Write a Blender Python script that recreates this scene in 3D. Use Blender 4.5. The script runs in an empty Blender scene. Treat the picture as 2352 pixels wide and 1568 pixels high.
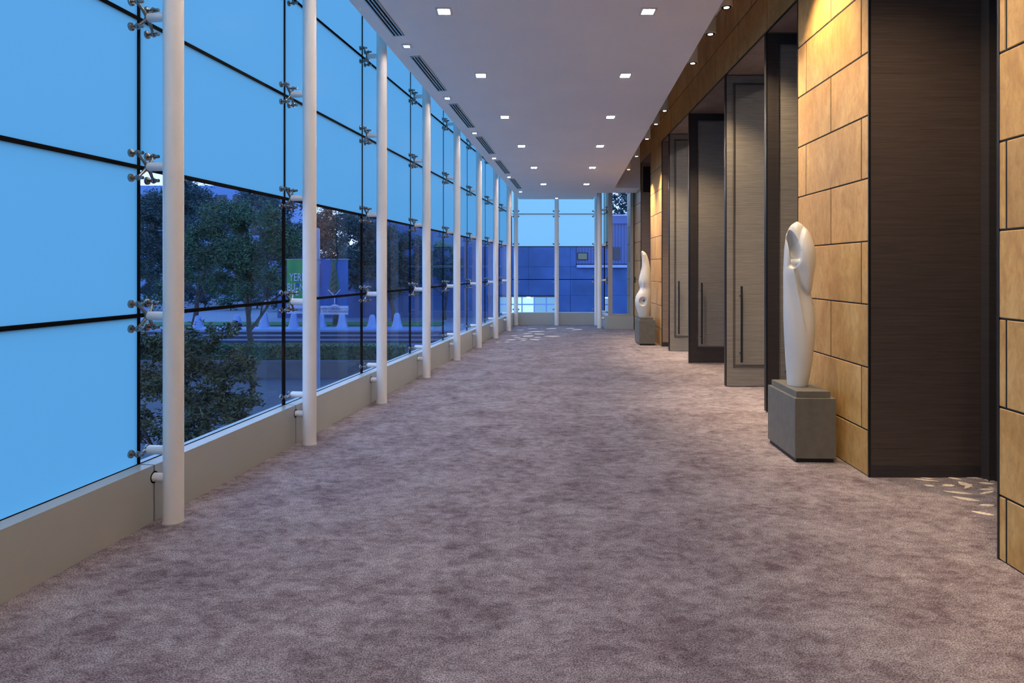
import bpy, bmesh, math, random
from mathutils import Vector, Matrix, noise as mnoise
R = math.radians
random.seed(7)
S = bpy.context.scene
COL = S.collection

# ------------------------------------------------------------------ camera
F = 1568.0; CX = 1176.0; HY = 618.0; EYE = 1.5      # focal length, centre, horizon (pixels), eye height (m)
cam = bpy.data.cameras.new('camera'); cam.sensor_width = 36; cam.lens = 24.0
cam.shift_y = -(784.0-HY)/2352.0; cam.clip_start = 0.05; cam.clip_end = 400
co = bpy.data.objects.new('camera', cam); COL.objects.link(co)
co.location = (0, 0, EYE); co.rotation_euler = (R(90), 0, 0)
S.camera = co

# ------------------------------------------------------------------ sky, exposure
vs = S.view_settings
vs.view_transform = 'Standard'; vs.look = 'None'; vs.gamma = 1.0; vs.use_curve_mapping = False
vs.exposure = 0.12
W = bpy.data.worlds.new('dusk_sky'); S.world = W; W.use_nodes = True
wn = W.node_tree.nodes; wl = W.node_tree.links; wn.clear()
out = wn.new('ShaderNodeOutputWorld'); bg = wn.new('ShaderNodeBackground')
tc = wn.new('ShaderNodeTexCoord'); sx = wn.new('ShaderNodeSeparateXYZ'); rp = wn.new('ShaderNodeValToRGB')
wl.new(tc.outputs['Generated'], sx.inputs[0]); wl.new(sx.outputs['Z'], rp.inputs[0])
wl.new(rp.outputs[0], bg.inputs[0]); wl.new(bg.outputs[0], out.inputs[0])
e = rp.color_ramp.elements
e[0].position = 0.0; e[0].color = (0.60, 0.72, 1.0, 1)
e[1].position = 1.0; e[1].color = (0.16, 0.44, 0.95, 1)
m1 = rp.color_ramp.elements.new(0.35); m1.color = (0.32, 0.62, 1.0, 1)
bg.inputs[1].default_value = 2.1

DOWN_STRENGTH = 340.0
SPOT_W = 255.0

# ------------------------------------------------------------------ helpers
def link(o): COL.objects.link(o); return o
def tag(o, label=None, cat=None, group=None, kind=None):
    if label: o['label'] = label
    if cat: o['category'] = cat
    if group: o['group'] = group
    if kind: o['kind'] = kind
    return o
def empty(name, loc=(0,0,0), rz=0.0, **k):
    o = bpy.data.objects.new(name, None); link(o); o.empty_display_size = 0.1
    o.location = loc; o.rotation_euler = (0, 0, rz)
    return tag(o, **k)

class MB:
    def __init__(s): s.v = []; s.f = []; s.m = []
    def add(s, verts, faces, mi=0):
        b = len(s.v); s.v += [tuple(p) for p in verts]
        s.f += [tuple(b+i for i in f) for f in faces]; s.m += [mi]*len(faces)
        return s
    def box(s, x0, x1, y0, y1, z0, z1, mi=0):
        return s.hexa([(x0,y0),(x1,y0),(x1,y1),(x0,y1)], z0, z1, mi)
    def hexa(s, q, z0, z1, mi=0):           # plan polygon extruded in z
        return s.prism(q, z0, z1, mi)
    def prism(s, q, z0, z1, mi=0):
        n = len(q)
        v = [(p[0], p[1], z0) for p in q] + [(p[0], p[1], z1) for p in q]
        f = [tuple(range(n-1, -1, -1)), tuple(range(n, 2*n))]
        f += [(i, (i+1) % n, n+(i+1) % n, n+i) for i in range(n)]
        return s.add(v, f, mi)
    def tube(s, pts, rad, n=12, cap=True, mi=0):
        P = [Vector(p) for p in pts]
        if not isinstance(rad, (list, tuple)): rad = [rad]*len(P)
        b = len(s.v); prev = None
        for i, p in enumerate(P):
            t = (P[min(i+1, len(P)-1)] - P[max(i-1, 0)]).normalized()
            if prev is None:
                a = Vector((0,0,1)) if abs(t.z) < 0.9 else Vector((1,0,0))
                u = t.cross(a).normalized()
            else:
                u = (prev - t*prev.dot(t)).normalized()
            prev = u; w = t.cross(u)
            for k in range(n):
                an = 2*math.pi*k/n
                s.v.append(tuple(p + (u*math.cos(an) + w*math.sin(an))*rad[i]))
        for i in range(len(P)-1):
            for k in range(n):
                s.f.append((b+i*n+k, b+i*n+(k+1) % n, b+(i+1)*n+(k+1) % n, b+(i+1)*n+k)); s.m.append(mi)
        if cap:
            s.f.append(tuple(b+k for k in range(n-1, -1, -1))); s.m.append(mi)
            e0 = b+(len(P)-1)*n
            s.f.append(tuple(e0+k for k in range(n))); s.m.append(mi)
        return s
    def lathe(s, prof, axis='z', o=(0,0,0), n=20, mi=0):   # prof = [(along, radius)]
        pts = []
        b = len(s.v)
        for a, r in prof:
            for k in range(n):
                t = 2*math.pi*k/n; c, d = r*math.cos(t), r*math.sin(t)
                q = (a, c, d) if axis == 'x' else ((d, a, c) if axis == 'y' else (c, d, a))
                s.v.append((o[0]+q[0], o[1]+q[1], o[2]+q[2]))
        for i in range(len(prof)-1):
            for k in range(n):
                s.f.append((b+i*n+k, b+i*n+(k+1) % n, b+(i+1)*n+(k+1) % n, b+(i+1)*n+k)); s.m.append(mi)
        s.f.append(tuple(b+k for k in range(n-1, -1, -1))); s.m.append(mi)
        e0 = b+(len(prof)-1)*n
        s.f.append(tuple(e0+k for k in range(n))); s.m.append(mi)
        return s
    def mesh(s, name, mats, smooth=False, fix=True):
        me = bpy.data.meshes.new(name); me.from_pydata(s.v, [], s.f); 
        for m in (mats if isinstance(mats, (list, tuple)) else [mats]): me.materials.append(m)
        me.polygons.foreach_set('material_index', s.m)
        if fix:
            bm = bmesh.new(); bm.from_mesh(me); bmesh.ops.recalc_face_normals(bm, faces=bm.faces[:]); bm.to_mesh(me); bm.free()
        if smooth:
            me.polygons.foreach_set('use_smooth', [True]*len(me.polygons))
            if smooth == 'auto':
                me.set_sharp_from_angle(angle=R(38))
        me.update()
        return me
    def build(s, name, mats, parent=None, smooth=False, fix=True, **k):
        o = bpy.data.objects.new(name, s.mesh(name, mats, smooth, fix)); link(o)
        if parent: o.parent = parent
        return tag(o, **k)
def obj(name, me, parent=None, loc=(0,0,0), **k):
    o = bpy.data.objects.new(name, me); link(o); o.location = loc
    if parent: o.parent = parent
    return tag(o, **k)
def copy_tree(o, parent=None, kids=None):
    if kids is None:
        kids = {}
        for q in COL.objects:
            if q.parent: kids.setdefault(q.parent.name, []).append(q)
    c = o.copy(); link(c); c.parent = parent
    for ch in kids.get(o.name, []): copy_tree(ch, c, kids)
    return c
def bevel(me, w, seg=2):
    bm = bmesh.new(); bm.from_mesh(me)
    bmesh.ops.bevel(bm, geom=bm.edges[:], offset=w, segments=seg, affect='EDGES', profile=0.5)
    bm.to_mesh(me); bm.free(); me.update()
def floor_pt(x, y, z=0.0):                  # pixel -> point on a level plane
    d = F*(EYE-z)/(y-HY); return Vector(((x-CX)*d/F, d, z))
def at(x, y, d):                            # pixel + known distance -> point
    return Vector(((x-CX)*d/F, d, EYE-(y-HY)*d/F))

# ------------------------------------------------------------------ materials
def newmat(name):
    m = bpy.data.materials.new(name); m.use_nodes = True
    n = m.node_tree.nodes; n.clear()
    o = n.new('ShaderNodeOutputMaterial')
    return m, n, m.node_tree.links, o
def pbsdf(n, l, o, col=(.5,.5,.5), rough=.5, metal=0.0, spec=.5):
    p = n.new('ShaderNodeBsdfPrincipled')
    p.inputs['Base Color'].default_value = (*col, 1); p.inputs['Roughness'].default_value = rough
    p.inputs['Metallic'].default_value = metal; p.inputs['Specular IOR Level'].default_value = spec
    l.new(p.outputs[0], o.inputs[0]); return p
def plain(name, col, rough=.5, metal=0.0, spec=.5, var=0.06, scale=6.0, bump=0.0, bscale=80):
    m, n, l, o = newmat(name); p = pbsdf(n, l, o, col, rough, metal, spec)
    g = n.new('ShaderNodeNewGeometry')
    t = n.new('ShaderNodeTexNoise'); t.inputs['Scale'].default_value = scale; t.inputs['Detail'].default_value = 5
    l.new(g.outputs['Position'], t.inputs['Vector'])
    r = n.new('ShaderNodeValToRGB'); l.new(t.outputs['Fac'], r.inputs[0])
    r.color_ramp.elements[0].position = .3; r.color_ramp.elements[1].position = .7
    r.color_ramp.elements[0].color = (*[c*(1-var) for c in col], 1)
    r.color_ramp.elements[1].color = (*[min(1, c*(1+var)) for c in col], 1)
    l.new(r.outputs[0], p.inputs['Base Color'])
    if bump:
        b = n.new('ShaderNodeBump'); b.inputs['Strength'].default_value = bump; b.inputs['Distance'].default_value = .002
        t2 = n.new('ShaderNodeTexNoise'); t2.inputs['Scale'].default_value = bscale; l.new(g.outputs['Position'], t2.inputs['Vector'])
        l.new(t2.outputs['Fac'], b.inputs['Height']); l.new(b.outputs[0], p.inputs['Normal'])
    return m
def emis(name, col, s):
    m, n, l, o = newmat(name); q = n.new('ShaderNodeEmission')
    q.inputs[0].default_value = (*col, 1); q.inputs[1].default_value = s; l.new(q.outputs[0], o.inputs[0]); return m
def mapping(n, l, src, scale):
    mp = n.new('ShaderNodeMapping'); mp.inputs['Scale'].default_value = scale; l.new(src, mp.inputs['Vector']); return mp.outputs[0]
def noise(n, l, vec, scale, detail=4, rough=.55, dist=0.0):
    t = n.new('ShaderNodeTexNoise'); t.inputs['Scale'].default_value = scale; t.inputs['Detail'].default_value = detail
    t.inputs['Roughness'].default_value = rough; t.inputs['Distortion'].default_value = dist; l.new(vec, t.inputs['Vector']); return t.outputs['Fac']
def ramp(n, l, fac, stops):
    r = n.new('ShaderNodeValToRGB'); l.new(fac, r.inputs[0]); el = r.color_ramp.elements
    while len(el) < len(stops): el.new(.5)
    for q, (p, c) in zip(el, stops): q.position = p; q.color = (*c, 1)
    return r.outputs[0]
def mixc(n, l, fac, a, b, mode='MIX'):
    m = n.new('ShaderNodeMix'); m.data_type = 'RGBA'; m.blend_type = mode
    for inp, val in ((m.inputs[0], fac), (m.inputs[6], a), (m.inputs[7], b)):
        if isinstance(val, (int, float)): inp.default_value = val
        elif isinstance(val, tuple): inp.default_value = (*val, 1)
        else: l.new(val, inp)
    return m.outputs[2]

def carpet_mat():
    m, n, l, o = newmat('carpet'); p = pbsdf(n, l, o, rough=.95, spec=.1)
    g = n.new('ShaderNodeNewGeometry'); pos = g.outputs['Position']
    v1 = mapping(n, l, pos, (1.0, 1.25, 1))
    big = noise(n, l, v1, 2.2, 8, .68, .6)
    mid = noise(n, l, mapping(n, l, pos, (11, 15, 1)), 1.0, 7, .78, .5)
    fine = noise(n, l, pos, 150, 3, .8)
    a = ramp(n, l, big, [(.39, (.135, .102, .112)), (.61, (.330, .292, .300))])
    b = ramp(n, l, mid, [(.38, (.105, .072, .082)), (.62, (.395, .355, .360))])
    c = mixc(n, l, .5, a, b)
    f = ramp(n, l, fine, [(.40, (.29, .22, .23)), (.60, (1.72, 1.72, 1.72))])
    col = mixc(n, l, .85, c, f, 'MULTIPLY')
    l.new(col, p.inputs['Base Color'])
    bp = n.new('ShaderNodeBump'); bp.inputs['Strength'].default_value = .5; bp.inputs['Distance'].default_value = .004
    l.new(fine, bp.inputs['Height']); l.new(bp.outputs[0], p.inputs['Normal'])
    return m
def stone_mat():
    m, n, l, o = newmat('honed_gold_limestone'); p = pbsdf(n, l, o, rough=.42, spec=.4)
    g = n.new('ShaderNodeNewGeometry'); oi = n.new('ShaderNodeObjectInfo')
    ad = n.new('ShaderNodeVectorMath'); ad.operation = 'ADD'
    sc = n.new('ShaderNodeVectorMath'); sc.operation = 'SCALE'; sc.inputs[0].default_value = (17, 31, 23)
    l.new(oi.outputs['Random'], sc.inputs['Scale']); l.new(g.outputs['Position'], ad.inputs[0]); l.new(sc.outputs[0], ad.inputs[1])
    pos = ad.outputs[0]
    big = noise(n, l, mapping(n, l, pos, (1, 1, .6)), 3.2, 6, .6, .8)
    fine = noise(n, l, mapping(n, l, pos, (1, 1, .45)), 26, 6, .7, .4)
    c1 = ramp(n, l, big, [(.3, (.435, .240, .068)), (.5, (.53, .312, .102)), (.72, (.62, .41, .160))])
    c2 = ramp(n, l, fine, [(.3, (.72, .66, .58)), (.6, (1.08, 1.06, 1.02))])
    c = mixc(n, l, .8, c1, c2, 'MULTIPLY')
    vo = n.new('ShaderNodeTexVoronoi'); vo.inputs['Scale'].default_value = 9; l.new(pos, vo.inputs['Vector'])
    spk = ramp(n, l, vo.outputs['Distance'], [(.012, (.35, .3, .25)), (.03, (1, 1, 1))])
    c = mixc(n, l, .7, c, spk, 'MULTIPLY')
    hs = n.new('ShaderNodeHueSaturation'); l.new(c, hs.inputs['Color'])
    mr = n.new('ShaderNodeMapRange'); mr.inputs[3].default_value = .9; mr.inputs[4].default_value = 1.1
    l.new(oi.outputs['Random'], mr.inputs[0]); l.new(mr.outputs[0], hs.inputs['Value'])
    l.new(hs.outputs[0], p.inputs['Base Color'])
    return m
def grain_mat(name, dark, light, rough=.5, vert=150, horiz=3.0, spec=.3):
    m, n, l, o = newmat(name); p = pbsdf(n, l, o, rough=rough, spec=spec)
    g = n.new('ShaderNodeNewGeometry'); pos = g.outputs['Position']
    a = noise(n, l, mapping(n, l, pos, (horiz, horiz, vert)), 1.0, 4, .6, .2)
    b = noise(n, l, mapping(n, l, pos, (horiz*3, horiz*3, vert*3)), 1.0, 2, .6)
    c = mixc(n, l, .4, ramp(n, l, a, [(.3, dark), (.7, light)]), ramp(n, l, b, [(.3, dark), (.7, light)]))
    l.new(c, p.inputs['Base Color'])
    return m
def thin_fresnel(n, l, base=.02, graz=.6):                # Schlick reflectance, the same from either side of the sheet
    lw = n.new('ShaderNodeLayerWeight'); lw.inputs['Blend'].default_value = .5
    pw = n.new('ShaderNodeMath'); pw.operation = 'POWER'; pw.inputs[1].default_value = 4.5; l.new(lw.outputs['Facing'], pw.inputs[0])
    ma = n.new('ShaderNodeMath'); ma.operation = 'MULTIPLY_ADD'; ma.inputs[1].default_value = graz; ma.inputs[2].default_value = base
    l.new(pw.outputs[0], ma.inputs[0]); return ma.outputs[0]
def glass_clear(name, tint, k=1.0):
    m, n, l, o = newmat(name)
    t = n.new('ShaderNodeBsdfTransparent'); t.inputs[0].default_value = (*tint, 1)
    if k == 0: l.new(t.outputs[0], o.inputs[0]); return m
    gl = n.new('ShaderNodeBsdfGlossy'); gl.inputs['Roughness'].default_value = .0; gl.inputs[0].default_value = (1, 1, 1, 1)
    mx = n.new('ShaderNodeMixShader'); l.new(thin_fresnel(n, l, .010, .36), mx.inputs[0]); l.new(t.outputs[0], mx.inputs[1]); l.new(gl.outputs[0], mx.inputs[2])
    l.new(mx.outputs[0], o.inputs[0]); return m
def glass_frost(name, tint):
    m, n, l, o = newmat(name)
    t = n.new('ShaderNodeBsdfTranslucent'); t.inputs[0].default_value = (*tint, 1)
    gl = n.new('ShaderNodeBsdfGlossy'); gl.inputs['Roughness'].default_value = .3; gl.inputs[0].default_value = (1, 1, 1, 1)
    mx = n.new('ShaderNodeMixShader'); l.new(thin_fresnel(n, l, .0, .05), mx.inputs[0]); l.new(t.outputs[0], mx.inputs[1]); l.new(gl.outputs[0], mx.inputs[2])
    l.new(mx.outputs[0], o.inputs[0]); return m

M = {}
M['carpet'] = carpet_mat()
M['petal'] = plain('carpet_petal', (.80, .68, .55), .95, spec=.1, var=.25, scale=60)
M['ceiling'] = plain('ceiling_paint', (.92, .88, .86), .85, spec=.2, var=.02, scale=1.5)
M['white'] = plain('white_column_paint', (.80, .765, .73), .38, var=.015)
M['alu'] = plain('grey_sill_metal', (.40, .41, .385), .34, var=.03, scale=3)
M['steel'] = plain('brushed_steel', (.30, .275, .25), .24, metal=1.0, var=.05)
M['black'] = plain('black_seal', (.003, .003, .0035), .8, spec=.08, var=.1)
M['stone'] = stone_mat()
M['backing'] = plain('dark_joint_backing', (.008, .008, .009), .9)
M['wood'] = grain_mat('brown_wood_reveal', (.045, .032, .027), (.115, .086, .072), .45, 170, 2.0)
M['wood_lit'] = grain_mat('brown_wood_lit', (.230, .155, .112), (.380, .275, .212), .45, 60, 2.0)  # same wood as the near reveals, lightened to paint the light in
M['veneer'] = grain_mat('taupe_door_veneer', (.125, .113, .100), (.310, .288, .260), .42, 190, 2.6)
M['doorframe'] = grain_mat('dark_door_edge', (.030, .025, .026), (.060, .052, .050), .4, 190, 2.6)
M['moulding'] = grain_mat('door_moulding', (.055, .048, .043), (.110, .098, .088), .4, 190, 2.6)
M['bronze'] = plain('black_bronze', (.014, .013, .014), .35, metal=.3, var=.1)
M['concrete'] = plain('olive_grey_pedestal', (.145, .134, .108), .45, var=.12, scale=14, bump=.1)
M['sculpt'] = plain('white_sculpture', (.64, .62, .575), .33, var=.02, scale=4)
M['trimwhite'] = plain('lamp_white', (.72, .70, .68), .4, var=.02)
M['slot'] = plain('vent_slot_black', (.004, .004, .005), .8)
M['ventbar'] = plain('vent_bar_metal', (.52, .53, .55), .3, metal=.6, var=.03)
M['framegrey'] = plain('window_frame_taupe', (.36, .335, .31), .4, var=.03)
M['plaster'] = plain('room_plaster', (.45, .38, .30), .9, var=.03)
M['glass'] = glass_clear('clear_glass', (.74, .82, .98))
M['glassout'] = glass_clear('outer_glass', (.97, .98, 1.0), 0)
M['frost'] = glass_frost('frosted_glass', (.205, .45, .565))
M['frost_end'] = glass_frost('pale_frosted_glass', (.45, .71, .78))
M['lens'] = emis('downlight_lens', (1.0, .90, .82), DOWN_STRENGTH)
M['lens_small'] = emis('small_downlight_lens', (1.0, .90, .82), DOWN_STRENGTH*.55)
M['spotlens'] = emis('spot_lens', (1.0, .84, .60), 14.0)

ORD = ['first', 'second', 'third', 'fourth', 'fifth', 'sixth', 'seventh', 'eighth', 'ninth', 'tenth', 'eleventh', 'twelfth', 'thirteenth', 'fourteenth', 'fifteenth']
# ------------------------------------------------------------------ layout of the building
PZ = .888; KICK = .334                       # glass panel height, sill height
ZJ = [KICK+PZ*i for i in range(6)]           # .334 1.222 2.110 2.998 3.886 4.774
ROOF = 4.90
YB = -6.66                                   # back of the corridor, behind the camera
DX, DY = .2755, 1.792                        # one bay of the long glass wall
GX0, GY0 = -2.235, 4.084
U = Vector((DX, DY, 0)).normalized(); N = Vector((U.y, -U.x, 0))   # along the glass wall, and into the room
BAY = math.hypot(DX, DY); LANG = math.atan2(DX, DY)
def GL(k, d=0.0, z=0.0):                     # point at joint k of the glass wall, d inside it
    return Vector((GX0+DX*k, GY0+DY*k, z)) + N*d
def XR(y): return 2.573+.04*(y-4.919)        # stone face of the right wall
def CZ(y): return 4.408-.0619*y              # sloping soffit
def CL(y): return -1.4757+.1515*(y-6.713)    # its edge beside the glass
def CR(y): return 1.994+.045*(y-6.754)       # its edge beside the stone
YEND = 18.50; XE0, XE1 = GL(8.0).x, 2.505    # end glass
YJ = 17.10                                   # framed window in the jog

# ------------------------------------------------------------------ floor, ceiling, roof
fl = MB().prism([(GL(-6).x-.35, YB-.15), (9.2, YB-.15), (9.2, 17.3), (2.6, 17.3), (2.65, 18.75), (GL(8).x-.35, 18.75)], -.25, 0.0).build(
    'floor', M['carpet']); tag(fl, 'mottled mauve grey carpet covering the corridor floor', 'floor', kind='structure')
def petal(x0, y0, x1, y1, wpx):              # lens-shaped figure woven into the carpet
    a = floor_pt(x0, y0); b = floor_pt(x1, y1); m = (a+b)/2; h = (b-a)/2
    n = Vector((-h.y, h.x, 0)).normalized()
    hw = max(.025, F*EYE*wpx/(.5*(y0+y1)-HY)**2)/2
    hw = min(hw, h.length*.6)
    q = []
    for i in range(9): t = -1+2*i/8; q.append(m+h*t-n*hw*(1-t*t))
    for i in range(1, 8): t = 1-2*i/8; q.append(m+h*t+n*hw*(1-t*t)*.8)
    MB().prism([(p.x, p.y) for p in q], .0002, .0020+.00013*(len(fl.children) % 20)).build('carpet_petal', M['petal'], fl)
s4 = lambda x, y: (1900+x/2.411, 700+y/2.411)
for a, b, c, d, w in [(475,963,620,977,9),(515,958,592,962,7),(665,954,748,968,11),(745,952,850,960,7),(533,997,597,1004,11),(636,1000,706,999,14),
                      (728,978,806,1010,22),(640,1031,810,1049,12),(690,1062,852,1088,18),(838,985,925,992,12),(838,1024,928,1020,10),(842,1050,926,1030,9),
                      (842,1112,926,1109,16),(798,1143,930,1168,17),(870,968,930,978,8),(760,1020,800,992,8),(890,1010,930,1016,8)]:
    petal(*s4(a, b), *s4(c, d), w/2.411)
s6 = lambda x, y: (1040+x/3.734, 400+y/3.734)
for a, b, c, d, w in [(548,1336,606,1333,9),(640,1326,726,1324,9),(800,1327,890,1320,8),(968,1323,1046,1320,7),(1020,1335,1112,1329,8),(640,1351,792,1345,8),
                      (598,1366,682,1362,8),(700,1366,790,1374,9),(496,1386,556,1384,8),(600,1392,690,1383,9),(780,1388,922,1391,7),(520,1401,584,1398,8),
                      (452,1422,542,1418,9),(560,1411,642,1412,10),(655,1414,748,1420,8),(578,1426,632,1424,10),(700,1398,756,1402,7),(365,1441,410,1440,7),(440,1440,490,1438,6)]:
    petal(*s6(a, b), *s6(c, d), w/3.734)

def ceil_body():
    q = [(CL(YB), YB), (CR(YB), YB), (CR(16.1), 16.1), (XR(16.1)-.002, 16.1), (XR(16.75)-.002, 16.75), (2.08, 16.75), (2.11, 17.70), (CL(17.7), 17.70)]
    n = len(q)
    v = [(x, y, CZ(y)) for x, y in q] + [(x, y, ROOF) for x, y in q]  # unseen fill up to the roof, shaped to block the upper window light
    f = [tuple(range(n-1, -1, -1)), tuple(range(n, 2*n))] + [(i, (i+1) % n, n+(i+1) % n, n+i) for i in range(n)]
    return MB().add(v, f)
ce = ceil_body().build('ceiling', M['ceiling']); tag(ce, 'pale grey sloping plaster ceiling with floating edges', 'ceiling', kind='structure')
rq = [(GL(-6,-.05).x, YB-.15), (9.2, YB-.15), (9.2, YJ), (2.54, YJ), (2.56, YEND+.05), (GL(8,-.05).x, YEND+.05)]
ro = MB().prism(rq, ROOF, ROOF+.2).build('roof', M['ceiling']); tag(ro, 'flat white roof slab above the glass wall and slot', 'roof', kind='structure')
wb = MB().box(GL(-6).x-.3, 9.2, YB-.15, YB, 0, ROOF).build('wall_back', M['plaster']); tag(wb, 'plain plaster wall closing the corridor behind', 'wall', kind='structure')

# ------------------------------------------------------------------ long glass wall (left)
wall_left = empty('wall_left', label='long point-fixed glass wall with blue frosted upper panes', cat='glass wall', kind='structure')
G = .012                                     # half joint
pane_cache = {}
def pane_mesh(w, h, frosted):                # local x along wall, y outwards, z up
    key = (round(w, 3), round(h, 3), frosted)
    if key not in pane_cache:
        b = MB()
        b.add([(0,0,0),(w,0,0),(w,0,h),(0,0,h)], [(0,1,2,3)], 0)
        b.add([(0,0,0),(w,0,0),(w,0,h),(0,0,h),(0,.02,0),(w,.02,0),(w,.02,h),(0,.02,h)],
              [(4,7,6,5),(0,4,5,1),(1,5,6,2),(2,6,7,3),(3,7,4,0)], 1)
        pane_cache[key] = b.mesh('glass_pane', [M[frosted] if frosted else M['glass'], M['glassout']], fix=False)
    return pane_cache[key]
def pane(parent, p, ang, w, z0, z1, frosted):
    o = obj('glass_pane', pane_mesh(w, z1-z0, frosted), parent, (p.x, p.y, z0)); o.rotation_euler = (0, 0, ang); return o
ANG_L = math.pi/2 - LANG                     # local x along U
for k in range(-6, 8):
    for r in range(5):
        pane(wall_left, GL(k) + U*G, ANG_L, BAY-2*G, ZJ[r]+(G if r else .004), ZJ[r+1]-G, 'frost' if k < 0 or r >= 2 else None)
def strip(parent, a, b, z0, z1, nrm, t0, t1, name='joint_seal', mat='black'):
    q = [a+nrm*t0, b+nrm*t0, b+nrm*t1, a+nrm*t1]
    return MB().prism([(p.x, p.y) for p in q], z0, z1).build(name, M[mat], parent)
for k in range(-6, 9):
    strip(wall_left, GL(k)-U*G, GL(k)+U*G, KICK, ZJ[5], N, -.018, .004)
for r in range(1, 6):
    for k in range(-6, 8):
        strip(wall_left, GL(k)+U*G, GL(k+1)-U*G, ZJ[r]-G, ZJ[r]+G, N, -.018, .004)
strip(wall_left, GL(-6), GL(8), ZJ[5]+G, ROOF, N, -.05, .05, 'head_beam', 'white')
bl = empty('baseboard_left', label='low grey metal sill wall under the long glass wall', cat='sill', kind='structure')
for k in range(-6, 8):                       # one sill box for each bay, open black joint between
    strip(bl, GL(k)+U*.006, GL(k+1)-U*.006, 0, KICK, N, -.05, .105, 'sill_panel', 'alu')
    strip(bl, GL(k)+U*.006, GL(k+1)-U*.006, KICK, KICK+.004, N, .001, .007, 'glazing_gasket', 'black')
for k in range(-6, 9):
    strip(bl, GL(k)-U*.006, GL(k)+U*.006, 0, KICK-.003, N, -.05, .098, 'joint_gap', 'black')

# ------------------------------------------------------------------ columns with arms and spider fixings
RADC = .0575; DCOL = .23
def column_parts():
    me = {}
    me['pole'] = MB().lathe([(0, RADC), (ROOF, RADC)], n=40).mesh('pole', M['white'], 'auto')
    me['collar'] = MB().lathe([(0, RADC+.004), (.006, RADC+.004), (.008, RADC)], n=40).mesh('floor_ring', M['alu'], 'auto')
    me['arm'] = MB().lathe([(.045, .0265), (.158, .0265), (.163, .023)], axis='x', n=24).mesh('arm', M['white'], 'auto')
    me['lowarm'] = MB().lathe([(.045, .0265), (.123, .0265), (.1235, .0265), (.1245, .0265)], axis='x', n=24).mesh('sill_arm', M['white'], 'auto')
    me['ring'] = MB().lathe([(.1245, .036), (.1295, .036)], axis='x', n=24).mesh('sill_grommet', M['black'], 'auto')
    def spider(ends):
        b = MB(); b.lathe([(.155, .016), (.166, .020), (.178, .018), (.184, .008)], axis='x', n=16)
        for (y, z) in ends:
            b.tube([(.168, y*.12, z*.12), (.174, y*.5, z*.5), (.184, y, z)], [.0125, .0095, .0075], 10)
        return b
    e4 = [(sy*.07, sz*.073) for sy in (-1, 1) for sz in (-1, 1)]; e2 = [(-.07, -.012), (.07, -.012)]
    me['sp4'] = spider(e4).mesh('spider', M['steel'], 'auto'); me['sp2'] = spider(e2).mesh('spider', M['steel'], 'auto')
    me['bolt'] = MB().lathe([(.145, .009), (.147, .0105), (.174, .0105), (.1745, .016), (.182, .018), (.184, .0185), (.1895, .0155), (.199, .009), (.200, .006), (.213, .006), (.2135, .018), (.217, .0235), (.222, .0245), (.229, .0245)], axis='x', n=16).mesh('bolt', M['steel'], 'auto')
    return me, e4, e2
CM, E4, E2 = column_parts()
def column(loc, rz, label, group=None, arms=(0,1,2,3,4), low=True):
    c = empty('steel_post', (loc[0], loc[1], 0), rz, label=label, cat='column', group=group)
    obj('pole', CM['pole'], c); obj('floor_ring', CM['collar'], c)
    if low:
        a = obj('sill_arm', CM['lowarm'], c, (0, 0, .262)); obj('sill_grommet', CM['ring'], a)
    for i in arms:
        z = .425 if i == 0 else ZJ[i]
        a = obj('arm', CM['arm'], c, (0, 0, z))
        obj('spider', CM['sp4' if i else 'sp2'], a)
        for (y, zz) in (E4 if i else E2): obj('bolt', CM['bolt'], a, (0, y, zz))
    return c
rzL = math.pi - LANG                         # local x towards the glass
for k in range(-3, 8):
    p = GL(k, DCOL); column((p.x, p.y), rzL, f'round white column with spider brackets, {ORD[7-k]} along the long glass wall from the end corner', 'columns along the glass wall')
column((.105, 18.25), math.pi/2, 'round white column in the corner where long glass wall meets end window', arms=(0,1,2,3))
column((1.194, 18.25), math.pi/2, 'slim white column in the middle of the end window', arms=(0,1,2,3))
column((2.26, 18.25), math.pi/2, 'white column at end window, half hidden behind another column', arms=(0,1,2,3))
column((2.218, 17.30), R(-2.3), 'white column beside the taupe framed window, braced to side glass', arms=(0,1,2,3))

# ------------------------------------------------------------------ end glass and jog
we = empty('wall_end', label='end glass wall with pale blue upper panes', cat='glass wall', kind='structure')
XM = 1.225
for (a, b) in ((XE0+.02, XM), (XM, XE1)):
    for r in range(5):
        pane(we, Vector((a+G, YEND, 0)), 0, b-a-2*G, ZJ[r]+(G if r else .004), ZJ[r+1]-G, 'frost_end' if r >= 2 else None)
        if r: strip(we, Vector((a+G, YEND, 0)), Vector((b-G, YEND, 0)), ZJ[r]-G*.8, ZJ[r]+G*.8, Vector((0,-1,0)), -.018, .004)
for x in (XE0+.01, XM, XE1):
    strip(we, Vector((x-G, YEND, 0)), Vector((x+G, YEND, 0)), KICK, ZJ[5], Vector((0,-1,0)), -.018, .004)
strip(we, Vector((XE0, YEND, 0)), Vector((XE1, YEND, 0)), ZJ[5], ROOF, Vector((0,-1,0)), -.05, .05, 'head_beam', 'white')
be = empty('baseboard_end', label='low grey metal sill wall under the end window', cat='sill', kind='structure')
for (a, b) in ((XE0+.1, XM-.006), (XM+.006, XE1-.1)):
    MB().box(a, b, 18.395, 18.55, 0, KICK).build('sill_panel', M['alu'], be)
MB().box(XM-.006, XM+.006, 18.402, 18.55, 0, KICK-.003).build('joint_gap', M['black'], be)
wr = empty('wall_return', label='short side glass wall between end window and framed window', cat='glass wall', kind='structure')
ra, rb = Vector((2.447, YJ+.06, 0)), Vector((XE1, YEND, 0)); ru = (rb-ra).normalized(); rn = Vector((-ru.y, ru.x, 0))
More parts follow.
